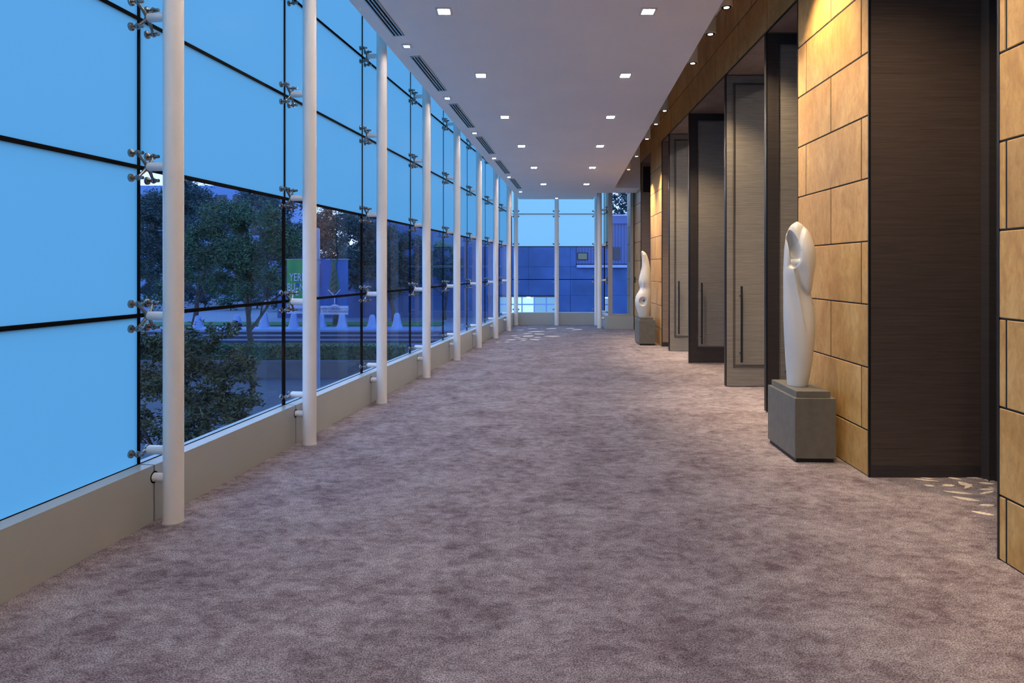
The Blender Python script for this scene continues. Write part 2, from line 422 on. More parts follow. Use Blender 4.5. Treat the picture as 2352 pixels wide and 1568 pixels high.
for r in range(5):
    pane(wr, rb - ru*G, math.atan2(-ru.y, -ru.x), (rb-ra).length-2*G, ZJ[r]+(G if r else .004), ZJ[r+1]-G, 'frost_end' if r >= 2 else None)
    if r: strip(wr, ra+ru*G, rb-ru*G, ZJ[r]-G*.8, ZJ[r]+G*.8, rn, -.018, .004)
strip(wr, ra, rb, ZJ[5], ROOF, rn, -.05, .05, 'head_beam', 'white')
strip(wr, ra, rb, 0, KICK, rn, -.05, .105, 'sill_panel', 'alu')

w1 = empty('window_1', label='tall narrow window in a taupe metal frame beside the stone wall', cat='window', kind='structure')
XW0, XW1 = 2.412, XR(YJ)-.022
MB().box(XW0, XW0+.10, YJ-.03, YJ+.05, KICK, ROOF).build('frame_post', M['framegrey'], w1)
MB().box(XW1-.075, XW1, YJ-.03, YJ+.05, KICK, ROOF).build('frame_post', M['framegrey'], w1)
MB().box(XW0+.10, XW1-.075, YJ-.03, YJ+.05, KICK, KICK+.045).build('frame_rail', M['framegrey'], w1)
MB().box(XW0+.10, XW1-.075, YJ-.03, YJ+.05, 4.6, ROOF).build('frame_rail', M['framegrey'], w1)
pane(w1, Vector((XW0+.10, YJ, 0)), 0, XW1-XW0-.175, KICK+.045, 4.6, None)
b1 = MB().box(2.351, XW1, YJ-.06, YJ+.08, 0, KICK).build('baseboard_window', M['alu']); tag(b1, 'plain grey sill box under the framed window', 'sill', kind='structure')
t1 = MB().box(XW1+.002, XR(YJ)-.001, YJ-.01, YJ+.05, 0, ROOF).build('trim_1', M['black']); tag(t1, 'thin black shadow gap between framed window and stone', 'trim', kind='structure')

# ------------------------------------------------------------------ stone wall (right)
wall_right = empty('wall_right', label='golden limestone tile wall with tall recessed doorways', cat='wall', kind='structure')
ZR = [0.0] + [.333+.456*i for i in range(11)]       # tile courses
OPEN = ZR[9]                                        # top of the openings 3.981
TT = .03; TG = .0045
tile_cache = {}
def tile(y0, y1, z0, z1):
    key = (round(y1-y0, 3), round(z1-z0, 3))
    if key not in tile_cache:
        w, h = key; dx = .04*w; b = .003
        v = [(b*1.5,0,0),(b*1.5+dx,w,0),(b*1.5+dx,w,h),(b*1.5,0,h)]
        v = [(.004,0,0),(.004+dx,w,0),(.004+dx,w,h),(.004,0,h), (0,.004,.004),(dx,w-.004,.004),(dx,w-.004,h-.004),(0,.004,h-.004),
             (TT,0,0),(TT+dx,w,0),(TT+dx,w,h),(TT,0,h)]
        f = [(7,6,5,4),(0,4,5,1),(1,5,6,2),(2,6,7,3),(3,7,4,0),(8,0,1,9),(9,1,2,10),(10,2,3,11),(11,3,0,8),(8,9,10,11)]
        tile_cache[key] = MB().add(v, f).mesh('stone_tile', M['stone'])
    obj('stone_tile', tile_cache[key], wall_right, (XR(y0), y0, z0))
def courses(y0, y1, r0, r1):
    for r in range(r0, r1):
        off = 5.567 if r % 2 == 0 else 5.04
        k = math.ceil((y0-off)/1.045); js = [y0]
        y = off+k*1.045
        while y < y1-.03:
            if y > y0+.03: js.append(y)
            y += 1.045
        js.append(y1)
        for a, b in zip(js, js[1:]):
            tile(a+TG*1.3, b-TG*1.3, ZR[r]+TG, ZR[r+1]-TG)
PIERS = [(YB, 3.538), (4.919, 6.279), (13.24, 14.59), (15.97, 18.50)]
RD = .85                                            # depth of the recesses
for a, b in PIERS: courses(a, b, 0, 9)
courses(YB, 18.50, 9, 11)
def rw(y0, y1, d0, d1, z0, z1, name, mat, parent=wall_right):
    return MB().prism([(XR(y0)+d0, y0), (XR(y1)+d0, y1), (XR(y1)+d1, y1), (XR(y0)+d1, y0)], z0, z1).build(name, M[mat], parent)
for a, b in PIERS: rw(a+.012, b-.012, .0035, RD+.12, 0, OPEN, 'pier_core', 'backing')
rw(YB, 18.5, .0035, RD+.12, OPEN+.012, ROOF, 'lintel_core', 'backing')
# wood reveals, skirting, head boards, black edge trims
def reveal(y, far):                                 # far: the reveal faces the camera
    s = -1 if far else 1
    a, b = (y, y+.012) if far else (y-.012, y)
    rw(a, b, .012, RD, .085, OPEN, 'wood_reveal', 'wood' if y < 8 else 'wood_lit')
    rw(a-.004 if far else a, b if far else b+.004, .010, RD, 0, .083, 'reveal_skirting', 'doorframe')
    rw(a-.001, b+.001, -.003, .012, 0, OPEN, 'edge_trim', 'bronze')
for a, b in PIERS:
    if a > 0: reveal(a, True)
    if b < 17: reveal(b, False)
for a, b in ((3.538, 4.919), (6.279, 13.24), (14.59, 15.97)):
    rw(a, b, .012, RD+.12, OPEN, OPEN+.012, 'head_board', 'wood_lit')
    rw(a, b, -.002, .012, OPEN-.006, OPEN+.008, 'edge_trim', 'bronze')
# backs of the recesses
rw(14.59, 15.97, RD, RD+.12, 0, OPEN, 'recess_back', 'wood')
D1 = (7.17, 8.78); D2 = (10.85, 12.56)
for a, b in ((6.279, D1[0]), (D1[1], D2[0]), (D2[1], 13.24)): rw(a, b, RD, RD+.12, 0, OPEN, 'recess_back', 'wood')
# louvred grille high in the far recess
gr = empty('vent_grille', (XR(15.97)+.05, 15.955, 3.30), label='dark louvred air grille high on the wood reveal', cat='grille')
MB().box(0, .26, .004, .012, 0, .60).build('back_plate', M['slot'], gr)
b = MB()
for i in range(15):
    z = .02+i*.04; b.add([(0,-.004,z),(.26,-.004,z),(.26,.006,z+.014),(0,.006,z+.014),(0,-.004,z+.005),(.26,-.004,z+.005),(.26,.006,z+.019),(0,.006,z+.019)],
                         [(0,1,2,3),(4,7,6,5),(0,4,5,1),(2,6,7,3),(0,3,7,4),(1,5,6,2)])
b.build('louvre_blades', M['wood'], gr)
# ballroom beyond the doorways
bw = MB().box(9.0, 9.2, YB, 17.0, 0, ROOF).build('wall_ballroom', M['plaster']); tag(bw, 'plain plaster wall of the room beyond the doorways', 'wall', kind='structure')
bw2 = MB().box(3.9, 9.0, 16.9, 17.05, 0, ROOF).build('wall_ballroom_side', M['plaster']); tag(bw2, 'plaster side wall of the room beyond the doorways', 'wall', kind='structure')

# ------------------------------------------------------------------ doors
ZTOP = OPEN-.012; TH = .055
def leaf(name, y, width, label, dark, hx, handle_both=True):
    """leaf standing open square to the wall; local x into the recess, face towards -y"""
    d = empty(name, (XR(y), y, 0), 0, label=label, cat='door', kind='structure')
    fm = M['doorframe'] if dark else M['veneer']; z0 = .012
    st = .115 if dark else .095; rail = .235; top = .095
    MB().box(.012, width, .012, TH-.012, z0, ZTOP).build('core', M['veneer'], d)
    MB().box(0, .014, .0, TH, z0, ZTOP).build('leading_edge', M['bronze'], d)
    for s in (0, 1):
        ya, yb = (0, .012) if s == 0 else (TH-.012, TH)
        MB().box(.014, st, ya, yb, z0, ZTOP).build('stile', fm, d)
        MB().box(width-.095, width, ya, yb, z0, ZTOP).build('stile', fm, d)
        MB().box(st, width-.095, ya, yb, z0, z0+rail).build('rail', fm, d)
        MB().box(st, width-.095, ya, yb, ZTOP-top, ZTOP).build('rail', fm, d)
        yc, yd = (-.006, .006) if s == 0 else (TH-.006, TH+.006)
        mm = M['doorframe'] if dark else M['moulding']
        MB().box(st, st+.018, yc, yd, z0+rail, ZTOP-top).build('moulding', mm, d)
        MB().box(width-.113, width-.095, yc, yd, z0+rail, ZTOP-top).build('moulding', mm, d)
        MB().box(st+.018, width-.113, yc, yd, z0+rail, z0+rail+.02).build('moulding', mm, d)
        MB().box(st+.018, width-.113, yc, yd, ZTOP-top-.02, ZTOP-top).build('moulding', mm, d)
        MB().box(st+.035, width-.13, (.004 if s == 0 else TH-.012), (.012 if s == 0 else TH-.004), z0+rail+.035, ZTOP-top-.035).build('panel', M['veneer'], d)
        yo = -.06 if s == 0 else TH+.06
        h = MB().tube([(hx, yo, .32), (hx, yo, 1.285)], .0135, 14).build('handle', M['bronze'], d, 'auto')
        for z in (.43, 1.16):
            MB().tube([(hx, yo, z), (hx, (.006 if s == 0 else TH-.006), z)], .009, 10).build('standoff', M['bronze'], h, 'auto')
    return d
leaf('door_1', 7.149, .80, 'dark edged taupe door leaf standing open next to the near stone pier', True, .205)
leaf('door_2', 8.71, .80, 'pale taupe door leaf facing the dark edged leaf beside the near pier', False, .185)
leaf('door_3', 10.83, .80, 'dark edged taupe door leaf standing open in the farther doorway', True, .185)
leaf('door_4', 12.50, .80, 'taupe door leaf standing open next to the far stone pier', False, .165)
# closed door at the back of the near recess
d5 = empty('door_5', (XR(4.23)+RD, 4.23, 0), 0, label='dark closed door at the back of the near recess', cat='door', kind='structure')
MB().box(.03, .085, -.63, .60, .012, ZTOP).build('leaf', M['doorframe'], d5)
MB().box(-.02, .09, .60, .685, 0, ZTOP).build('jamb', M['doorframe'], d5); MB().box(-.02, .09, -.69, -.63, 0, ZTOP).build('jamb', M['doorframe'], d5)
h = MB().tube([(-.04, .46, .32), (-.04, .46, 2.0)], .0135, 14).build('handle', M['bronze'], d5, 'auto')
for z in (.5, 1.8): MB().tube([(-.04, .46, z), (.035, .46, z)], .009, 10).build('standoff', M['bronze'], h, 'auto')
# flush pull on the far stone
fp = empty('door_pull', (XR(16.75), 16.75, 1.24), label='small dark vertical pull bar on the far stone tiles', cat='handle')
MB().tube([(-.03, 0, -.07), (-.03, 0, .07)], .012, 10).build('bar', M['bronze'], fp, 'auto')
for z in (-.05, .05): MB().tube([(-.03, 0, z), (.002, 0, z)], .007, 8).build('standoff', M['bronze'], fp, 'auto')

# ------------------------------------------------------------------ ceiling fittings
TILT = -math.atan(.0619)
def square_light(x, y, half, label, group, lens):
    c = empty('downlight', (x, y, CZ(y)), 0, label=label, cat='downlight', group=group); c.rotation_euler = (TILT, 0, 0)
    t = .012; a = half; b = half-.022
    f = MB()
    for q in (((-a,-a),(a,-a),(a,-b),(-a,-b)), ((-a,b),(a,b),(a,a),(-a,a)), ((-a,-b),(-b,-b),(-b,b),(-a,b)), ((b,-b),(a,-b),(a,b),(b,b))):
        f.prism(q, -.010, .002)
    f.build('trim_ring', M['trimwhite'], c)
    MB().box(-b, b, -b, b, -.0045, .001).build('lens', lens, c)
LG = 'square downlights in two rows'; SG = 'small downlights between the ceiling vents'  # both run on unseen behind the camera, extended there for warm fill
for i in range(-7, 6):
    y = 6.61+1.792*i
    square_light(-.658+.1535*(y-6.61), y, .078, f'square ceiling downlight, {ORD[5-i]} from the end window in the row nearer the glass', LG, M['lens'])
    square_light(1.318+.0426*(y-6.61), y, .078, f'square ceiling downlight, {ORD[5-i]} from the end window in the row nearer the stone', LG, M['lens'])
for i in range(-7, 6):
    y = 7.475+1.82*i
    square_light(-1.153+.1493*(y-7.475), y, .052, f'small square downlight in the line of ceiling vents, {ORD[5-i]} from the end window', SG, M['lens_small'])
square_light(1.143, 17.50, .05, 'small square downlight at the ceiling edge before the end window', None, M['lens_small'])
def vent(i):
    y = 8.38+1.792*i
    x = -1.012+.1535*(y-8.38)
    c = empty('ceiling_vent', (x, y, CZ(y)), 0, label=f'long slotted ceiling vent beside the glass, {ORD[4-i]} from the end window', cat='vent', group='slotted ceiling vents')
    c.rotation_euler = (TILT, 0, -LANG)
    L = .615; w = .060
    MB().box(-w, w, -L, L, -.0025, .002).build('slot_plate', M['slot'], c)
    for x0, x1 in ((-w, -.047), (-.024, -.011), (.011, .024), (.047, w)):
        MB().box(x0, x1, -L, L, -.010, -.002).build('bar', M['ventbar'], c)
    for s in (-1, 1): MB().box(-w, w, min(s*L, s*(L-.012)), max(s*L, s*(L-.012)), -.0095, -.002).build('end_bar', M['ventbar'], c)
for i in range(-6, 5): vent(i)

# cylinder spots hanging in the slot beside the stone
def cyl_spot(n, px, py, y=None, aim=.42):
    if y is None:
        t = (px-CX)/F; y = (1.994+.125-.045*6.754)/(t-.045)
        z = EYE+(HY-py)*y/F
    else: z = CZ(y)+.20
    x = CR(y)+.125
    c = empty('cylinder_spotlight', (x, y, z), 0, label=f'white cylinder spotlight in the slot beside the stone, {ORD[n]} from the end bulkhead', cat='spotlight', group='cylinder spotlights')
    MB().lathe([(.001, .050), (0, .054), (.002, .058), (.19, .058), (.192, .055)], n=28).build('housing', M['trimwhite'], c, 'auto')
    MB().tube([(0, 0, .19), (0, 0, ROOF-z)], .012, 10).build('stem', M['trimwhite'], c, 'auto')
    MB().lathe([(-.003, .049), (.0005, .049)], n=28).build('baffle', M['black'], c, 'auto')
    MB().lathe([(-.006, .026), (-.002, .026)], n=20).build('lens', M['spotlens'], c, 'auto')
    ld = bpy.data.lights.new('spot_beam', 'SPOT'); ld.energy = SPOT_W; ld.color = (1.0, .74, .44); ld.spot_size = R(78); ld.spot_blend = .8; ld.shadow_soft_size = .03
    lo = bpy.data.objects.new('spot_beam', ld); link(lo); lo.parent = c; lo.location = (0, 0, -.02)
    lo.rotation_euler = (0, -math.atan(aim), 0)
for i, (px, py) in enumerate([(1668.7,16.6),(1631.7,78),(1591,145),(1526.6,254),(1506.8,284.7),(1486,318.8),(1462,358.6),(1444,389)]): cyl_spot(7-i, px, py)
for i, y in enumerate((5.62, 4.1, 2.4, .6, -1.5, -4.0)): cyl_spot(8+i, 0, 0, y)

# ballroom light seen only through the doorways
for y in (8.0, 12.0):
    square_light(6.0, y, .20, f'square ceiling lamp of the room behind the {"nearer" if y < 10 else "farther"} open doorway', 'lamps beyond the doorways', M['lens'])
    bpy.context.view_layer.update()
for o in COL.objects:
    if o.get('group') == 'lamps beyond the doorways': o.location.z = ROOF-.001; o.rotation_euler = (0, 0, 0)

# ------------------------------------------------------------------ pedestals and sculptures
def pedestal(x, y, label):
    c = empty('pedestal', (x, y, 0), -math.atan(.04), label=label, cat='pedestal')
    me = MB().box(0, .314, 0, .63, .032, .498).mesh('block', M['concrete']); bevel(me, .003); obj('block', me, c)
    MB().box(.014, .300, .014, .616, 0, .032).build('plinth', M['bronze'], c)
    me = MB().box(.022, .284, .03, .60, .498, .548).mesh('top_slab', M['concrete']); bevel(me, .002); obj('top_slab', me, c)
    return c
pedestal(2.196, 5.297, 'olive grey stone pedestal by the near pier under the white sculpture')
pedestal(2.505, 13.44, 'olive grey stone pedestal by the far pier under the pierced sculpture')
def interp(tab, t):
    for (a, *p), (b, *q) in zip(tab, tab[1:]):
        if a <= t <= b:
            f = (t-a)/(b-a); f2 = f
            return [u+(v-u)*f2 for u, v in zip(p, q)]
    return list(tab[-1][1:] if t > tab[-1][0] else tab[0][1:])
def smooth_tab(tab, passes=3):
    n = 120; t0, t1 = tab[0][0], tab[-1][0]
    rows = [interp(tab, t0+(t1-t0)*i/n) for i in range(n+1)]
    for _ in range(passes):
        rows = [rows[0]]+[[(a+2*b+c)/4 for a, b, c in zip(rows[i-1], rows[i], rows[i+1])] for i in range(1, n)]+[rows[-1]]
    return lambda t: interp([(t0+(t1-t0)*i/n, *r) for i, r in enumerate(rows)][max(0, min(n-1, int((t-t0)/(t1-t0)*n)-1)):][:4], t)
def sstep(a, b, x):
    t = max(0, min(1, (x-a)/(b-a))); return t*t*(3-2*t)
def loft(tab, scale, ybase, cxpx, depth, disp, nz=170, nt=96):
    """outline table in picture units -> closed lofted body; local z = 0 at the foot"""
    prof = smooth_tab(tab); t0, t1 = tab[0][0], tab[-1][0]
    b = MB(); rows = []
    for i in range(nz+1):
        u = i/nz; u = 1-(1-u)**1.0
        t = t0+(t1-t0)*(.5-.5*math.cos(math.pi*u)) if False else t0+(t1-t0)*u**1.35
        l, r = prof(t); cx, a = (l+r)/2, max(1.0, (r-l)/2)
        row = []
        for k in range(nt):
            th = 2*math.pi*k/nt
            px = cx+a*math.cos(th); dd = depth(t, a)*math.sin(th)      # dd > 0 towards the room
            dd = disp(px, t, dd, a, l, r)
            row.append(((px-cxpx)/scale, -dd/scale, (ybase-t)/scale))
        rows.append(row)
    v = [p for row in rows for p in row]; f = []
    for i in range(nz):
        for k in range(nt): f.append((i*nt+k, (i+1)*nt+k, (i+1)*nt+(k+1) % nt, i*nt+(k+1) % nt))
    f.append(tuple(range(nt))); f.append(tuple(nz*nt+k for k in range(nt-1, -1, -1)))
    b.add(v, f); return b
T1 = [(117,326,334),(120,315,343),(126,305,352),(136,296,362),(160,282,377),(200,270,396),(260,262,413),(300,260,418),(340,258,416),(400,256,408),(450,256,402),(500,256,400),(540,256,408),
      (600,257,420),(650,258,424),(700,260,424),(760,263,420),(850,268,411),(950,274,397),(1017,278,383)]
RIM = [(158,284),(180,298),(200,307),(220,313),(240,317),(280,322),(320,322),(345,318),(374,306)]
def disp1(px, t, dd, a, l, r):
    if dd <= 0: return dd*.9
    w = min(1, dd/(a*.25+1e-6))
    # lobe folding over on the upper right
    q = ((px-372)/64)**2 + ((t-330)/190)**2
    if q < 1: dd += 34*w*(1-q)**.5*(.35+.65*sstep(0, .25, 1-q))
    # hollow on the upper left, sharp along its right rim
    if 158 < t < 374 and px < 324:
        rim = interp(RIM, t)[0]; sd = rim-px
        q = ((px-309)/15)**2 + ((t-343)/32)**2; curl = (1-q)**.6 if q < 1 else 0      # small curl closing the hollow
        dd -= 92*w*math.sin(math.pi*(t-158)/216)**.9*sstep(0, 5, sd)*(1-sstep(14, 54, sd))*(1-.9*curl)
    # crease running down the front
    if t > 330:
        xr = 284+(t-345)*.177
        fade = sstep(330, 400, t)*(1-sstep(520, 740, t))
        dd -= 26*w*fade*sstep(xr-3, xr+5, px)*(1-sstep(xr+5, xr+78, px))
        dd += 12*w*fade*sstep(xr-34, xr-3, px)*(1-sstep(xr-3, xr+3, px))
    return dd
def depth1(t, a): return a*(.80+.25*sstep(500, 900, t))
s1 = loft(T1, 671.0, 1017, 330, depth1, disp1, 260, 220).build('sculpture', M['sculpt'], None, True)
s1.location = (2.339, 5.60, .5475)
tag(s1, 'white abstract sculpture with hollowed top standing on the near pedestal', 'sculpture')

T2 = [(211,322,330),(216,312,343),(225,308,356),(250,311,378),(300,316,398),(350,318,412),(400,317,422),(450,311,430),(500,300,434),(550,285,437),(600,275,439),(640,276,440),
      (680,289,440),(703,297,440),(730,290,440),(780,257,440),(830,235,438),(880,228,436),(930,232,433),(980,246,429),(1030,263,424),(1086,283,412)]
def disp2(px, t, dd, a, l, r):
    if dd <= 0: return dd*.9
    w = min(1, dd/(a*.25+1e-6))
    if t < 760:                               # ridge line dividing the fin from the blade
        xr = 322+4*math.sin((t-250)/160.)
        fade = sstep(215, 260, t)*(1-sstep(640, 780, t))
        dd -= 22*w*fade*(1-sstep(xr-7, xr+2, px))
    q = ((px-318)/52)**2 + ((t-880)/62)**2     # dish around the hole
    if q < 1: dd -= 46*w*(1-q)**.8
    return dd
def depth2(t, a): return max(a*.9, 40) if t > 260 else a*.95
s2b = loft(T2, 662.0, 1086, 348, depth2, disp2, 240, 160)
me2 = s2b.mesh('sculpture', M['sculpt'], True)
cut = MB(); n = 28
cut.add([(( 334+13*math.cos(2*math.pi*k/n)-348)/662, -.3, (1086-873+22*math.sin(2*math.pi*k/n))/662) for k in range(n)] +
        [(( 340+13*math.cos(2*math.pi*k/n)-348)/662, .3, (1086-873+22*math.sin(2*math.pi*k/n))/662) for k in range(n)],
        [tuple(range(n)), tuple(range(2*n-1, n-1, -1))] + [(k, n+k, n+(k+1) % n, (k+1) % n) for k in range(n)])
tmp = bpy.data.objects.new('sculpture', me2); link(tmp); cutter = cut.build('cutter', M['sculpt'])
md = tmp.modifiers.new('hole', 'BOOLEAN'); md.operation = 'DIFFERENCE'; md.object = cutter; md.solver = 'EXACT'
bpy.context.view_layer.update()
new = bpy.data.meshes.new_from_object(tmp.evaluated_get(bpy.context.evaluated_depsgraph_get()))
tmp.modifiers.clear(); tmp.data = new; new.set_sharp_from_angle(angle=R(50))
bpy.data.objects.remove(cutter)
s2 = tmp; s2.location = (2.655, 13.73, .5475)
tag(s2, 'white twisting fin-shaped sculpture pierced by a hole, on the far pedestal', 'sculpture')

# ------------------------------------------------------------------ outside: street, plaza, trees, buildings
M['asphalt'] = plain('asphalt', (.062, .052, .075), .7, var=.15, scale=3)
M['kerb'] = plain('concrete_wall', (.085, .078, .095), .8, var=.15, scale=2)
M['plaza'] = plain('plaza_paving', (.17, .185, .27), .6, var=.08, scale=1)
M['step'] = plain('dark_step', (.035, .037, .07), .6, var=.1)
M['nosing'] = plain('step_nosing', (.09, .105, .20), .5)
M['grass'] = plain('lawn', (.045, .12, .045), .9, var=.3, scale=8)
M['bark'] = plain('bark', (.060, .048, .045), .9, var=.3, scale=8)
M['water'] = plain('white_water', (.17, .23, .46), .4, var=.05)
M['facade'] = plain('blue_grey_facade', (.055, .105, .270), .7, var=.22, scale=.9)
M['facade2'] = plain('corrugated_facade', (.115, .140, .320), .5, var=.05, scale=1)
M['ledge'] = plain('pale_ledge', (.36, .42, .66), .6, var=.05)
M['farbuild'] = plain('far_facade', (.13, .24, .48), .7, var=.05)
M['darkglass'] = plain('dark_window', (.02, .03, .06), .1, var=.1)
M['lit'] = emis('lit_garage_pane', (.50, .85, 1.0), 1.5)
M['litdim'] = emis('dim_garage_pane', (.30, .66, 1.0), .75)
M['litlamp'] = emis('garage_lamp', (.75, .95, 1.0), 6.0)
M['blind'] = emis('lit_blind', (.42, .62, .62), .32)
M['polegrey'] = plain('lamp_post_grey', (.22, .24, .36), .5, var=.05)
def leafmat(name, a, b):
    m, n, l, o = newmat(name); p = pbsdf(n, l, o, rough=.5, spec=.35)
    g = n.new('ShaderNodeNewGeometry')
    c = ramp(n, l, noise(n, l, g.outputs['Position'], 5.0, 3), [(.35, a), (.65, b)])
    l.new(c, p.inputs['Base Color']); return m
M['leafA'] = leafmat('leaves_dark', (.018, .044, .066), (.050, .098, .100))
M['leafB'] = leafmat('leaves_green', (.026, .066, .056), (.080, .150, .075))
M['leafC'] = leafmat('leaves_near', (.040, .052, .034), (.150, .155, .075))

st = MB().box(-70, 60, -8, 28.2, -3.2, -3.0).build('street', M['asphalt']); tag(st, 'dark asphalt street below the glass wall', 'street', kind='structure')
MB().box(-70, -4.0, 28.2, 28.6, -3.0, -2.30).build('planter_wall', M['kerb'], kind='structure'); COL.objects['planter_wall']['label'] = 'low concrete planter wall along the street'; COL.objects['planter_wall']['category'] = 'wall'
sp = empty('plaza_steps', (0, 33, -2.3), label='dark plaza steps rising behind the hedge', cat='steps', kind='structure')
MB().box(-70, -3, -4.4, .0, -.35, -.02).build('planting_bed', M['step'], sp)
for i in range(4): MB().box(-70, -3, i*.7, i*.7+.7, -.3, .15*(i+1)-.04).build('step', M['step'], sp); MB().box(-70, -3, i*.7-.02, i*.7+.7, .15*(i+1)-.04, .15*(i+1)).build('step_nosing', M['nosing'], sp)
pz = MB().box(-80, 60, 35.8, 110, -3.0, -1.70).build('plaza', M['plaza']); tag(pz, 'pale paved plaza beyond the steps', 'plaza', kind='structure')
lw = MB().box(-40, -4, 38.2, 40.5, -1.70, -1.62).build('lawn', M['grass']); tag(lw, 'green lawn strip behind the fountain jets', 'lawn', kind='structure')

def foliage(name, parent, blobs, count, size, mat, seed):
    rd = random.Random(seed); v = []; f = []
    wts = [b[3]*b[4]*b[5] for b in blobs]
    for i in range(count):
        bx = rd.choices(blobs, wts)[0]
        while True:
            p = Vector((rd.uniform(-1,1), rd.uniform(-1,1), rd.uniform(-1,1)))
            if p.length < 1: break
        p *= (.55+.45*rd.random())/max(.35, p.length)*p.length**.5
        c = Vector((bx[0]+p.x*bx[3], bx[1]+p.y*bx[4], bx[2]+p.z*bx[5]))
        if mnoise.noise(c*(.9/max(.35, min(bx[3:])) )*1.6) < -.04: continue
        d = Vector((rd.gauss(0,1), rd.gauss(0,1), rd.gauss(0,.6))).normalized()
        s = d.cross(Vector((rd.gauss(0,1), rd.gauss(0,1), rd.gauss(0,1)))).normalized()
        L = size*rd.uniform(.7, 1.3); w = L*.36; up = d.cross(s)*L*.12
        b = len(v)
        v += [tuple(c-d*L*.5), tuple(c+s*w*.5-up), tuple(c+d*L*.5), tuple(c-s*w*.5-up), ]
        f += [(b, b+1, b+2), (b, b+2, b+3)]
    mb = MB(); mb.v = v; mb.f = f; mb.m = [0]*len(f)
    o = mb.build(name, M[mat], parent, fix=False); o['kind'] = 'stuff'
    return o
def branches(b, p, d, r, L, depth, rd, spread=.55):
    q = p; pts = [p]; rads = [r]
    for i in range(4):
        d = (d+Vector((rd.gauss(0,.12), rd.gauss(0,.12), rd.gauss(0,.06)))).normalized(); q = q+d*L/4; pts.append(q); rads.append(r*(1-.12*(i+1)))
    b.tube(pts, rads, 7)
    if depth:
        for j in range(3):
            nd = (d+Vector((rd.gauss(0,spread), rd.gauss(0,spread), rd.gauss(.1,spread*.5)))).normalized()
            branches(b, pts[2+j % 3], nd, r*.55, L*.72, depth-1, rd, spread)
def tree(base, h, crown, label, seed, count=9000, size=.16, mat='leafA', r=.14, lean=(0,0), fork=.4):
    rd = random.Random(seed)
    c = empty('tree', base, 0, label=label, cat='tree', group=None)
    b = MB(); branches(b, Vector((0,0,0)), Vector((lean[0], lean[1], 1)).normalized(), r, h*fork, 4, rd)
    b.build('trunk', M['bark'], c, 'auto')
    foliage('foliage', c, crown, count, size, mat, seed+1)
    return c
def px_crown(Y, base, discs):                 # crown lumps given as (px, py, radius px) at the tree's own distance
    out_ = []
    for (x, y, r) in discs:
        p = at(x, y, Y)-Vector(base); rr = r*Y/F
        out_.append((p.x, p.y+random.uniform(-.4,.4)*rr, p.z, rr, rr*.9, rr*.8))
    return out_
TREES = [  # base pixel, distance, ground, height, lumps, label, seed, leaves, leaf size, kind, trunk radius, lean, fork
 ((578,832), 29.3, -2.32, 4.6, [(520,500,66),(600,510,70),(470,560,70),(560,590,74),(645,560,66),(440,620,46),(640,640,48),(500,650,44),(575,650,44)], 'leafy tree leaning out of the planter wall behind the near columns', 11, 48000, .135, 'leafB', .15, (.10, 0), .52),
 ((445,712), 38, -1.7, 5.5, [(430,450,66),(380,480,66),(440,540,64),(350,560,66),(400,610,60),(330,640,55),(470,470,46),(345,480,56),(300,560,60)], 'tall dark tree on the plaza behind the first bay of clear glass', 23, 42000, .17, 'leafA', .17, (0,0), .4),
 ((770,733), 38.6, -1.7, 5.5, [(760,510,62),(820,530,58),(705,545,60),(790,590,64),(855,580,52),(740,620,54),(840,640,48),(700,620,44)], 'dark tree on the plaza behind the banner post', 31, 42000, .17, 'leafA', .17, (0,0), .4),
 ((905,728), 42, -1.7, 5.0, [(900,550,56),(945,575,52),(870,600,54),(925,630,52),(970,600,46),(890,660,44),(955,650,40)], 'dark tree on the plaza right of the banners', 37, 30000, .17, 'leafA', .16, (0,0), .4),
 ((1022,716), 43.3, -1.7, 4.2, [(1015,580,36),(1038,605,30),(1000,615,36),(1028,635,28)], 'small green tree in front of the blue concrete building', 41, 12000, .15, 'leafB', .12, (0,0), .4),
 ((640,700), 62, -1.7, 8.5, [(590,475,64),(660,490,64),(520,530,60),(700,530,60),(620,560,66),(560,600,56),(680,610,56),(470,500,50),(560,655,36),(640,660,36),(500,650,36),(710,655,34)], 'far tree rising behind the planter tree across the plaza', 43, 34000, .31, 'leafA', .22, (0,0), .4),
 ((820,690), 66, -1.7, 8.0, [(800,510,60),(860,530,60),(740,540,60),(900,570,56),(830,590,60),(770,610,50),(940,600,50),(870,640,44),(760,660,36),(820,660,36),(900,655,36)], 'far tree rising behind the dark plaza trees', 47, 30000, .33, 'leafA', .22, (0,0), .4),
 ((400,695), 64, -1.7, 9.0, [(380,480,66),(330,520,66),(440,500,60),(300,590,60),(400,570,66),(460,590,60),(350,640,50),(440,650,40),(390,660,36)], 'far tree filling the gap left of the planter tree', 59, 30000, .33, 'leafB', .22, (0,0), .4),
]
for (bp_, Yt, gz, hh, lumps, lab, sd, cnt, sz, kd, tr, ln, fk) in TREES:
    Bt = (at(bp_[0], bp_[1], Yt).x, Yt, gz)
    tree(Bt, hh, px_crown(Yt, Bt, lumps), lab, sd, cnt, sz, kd, tr, ln, fk)
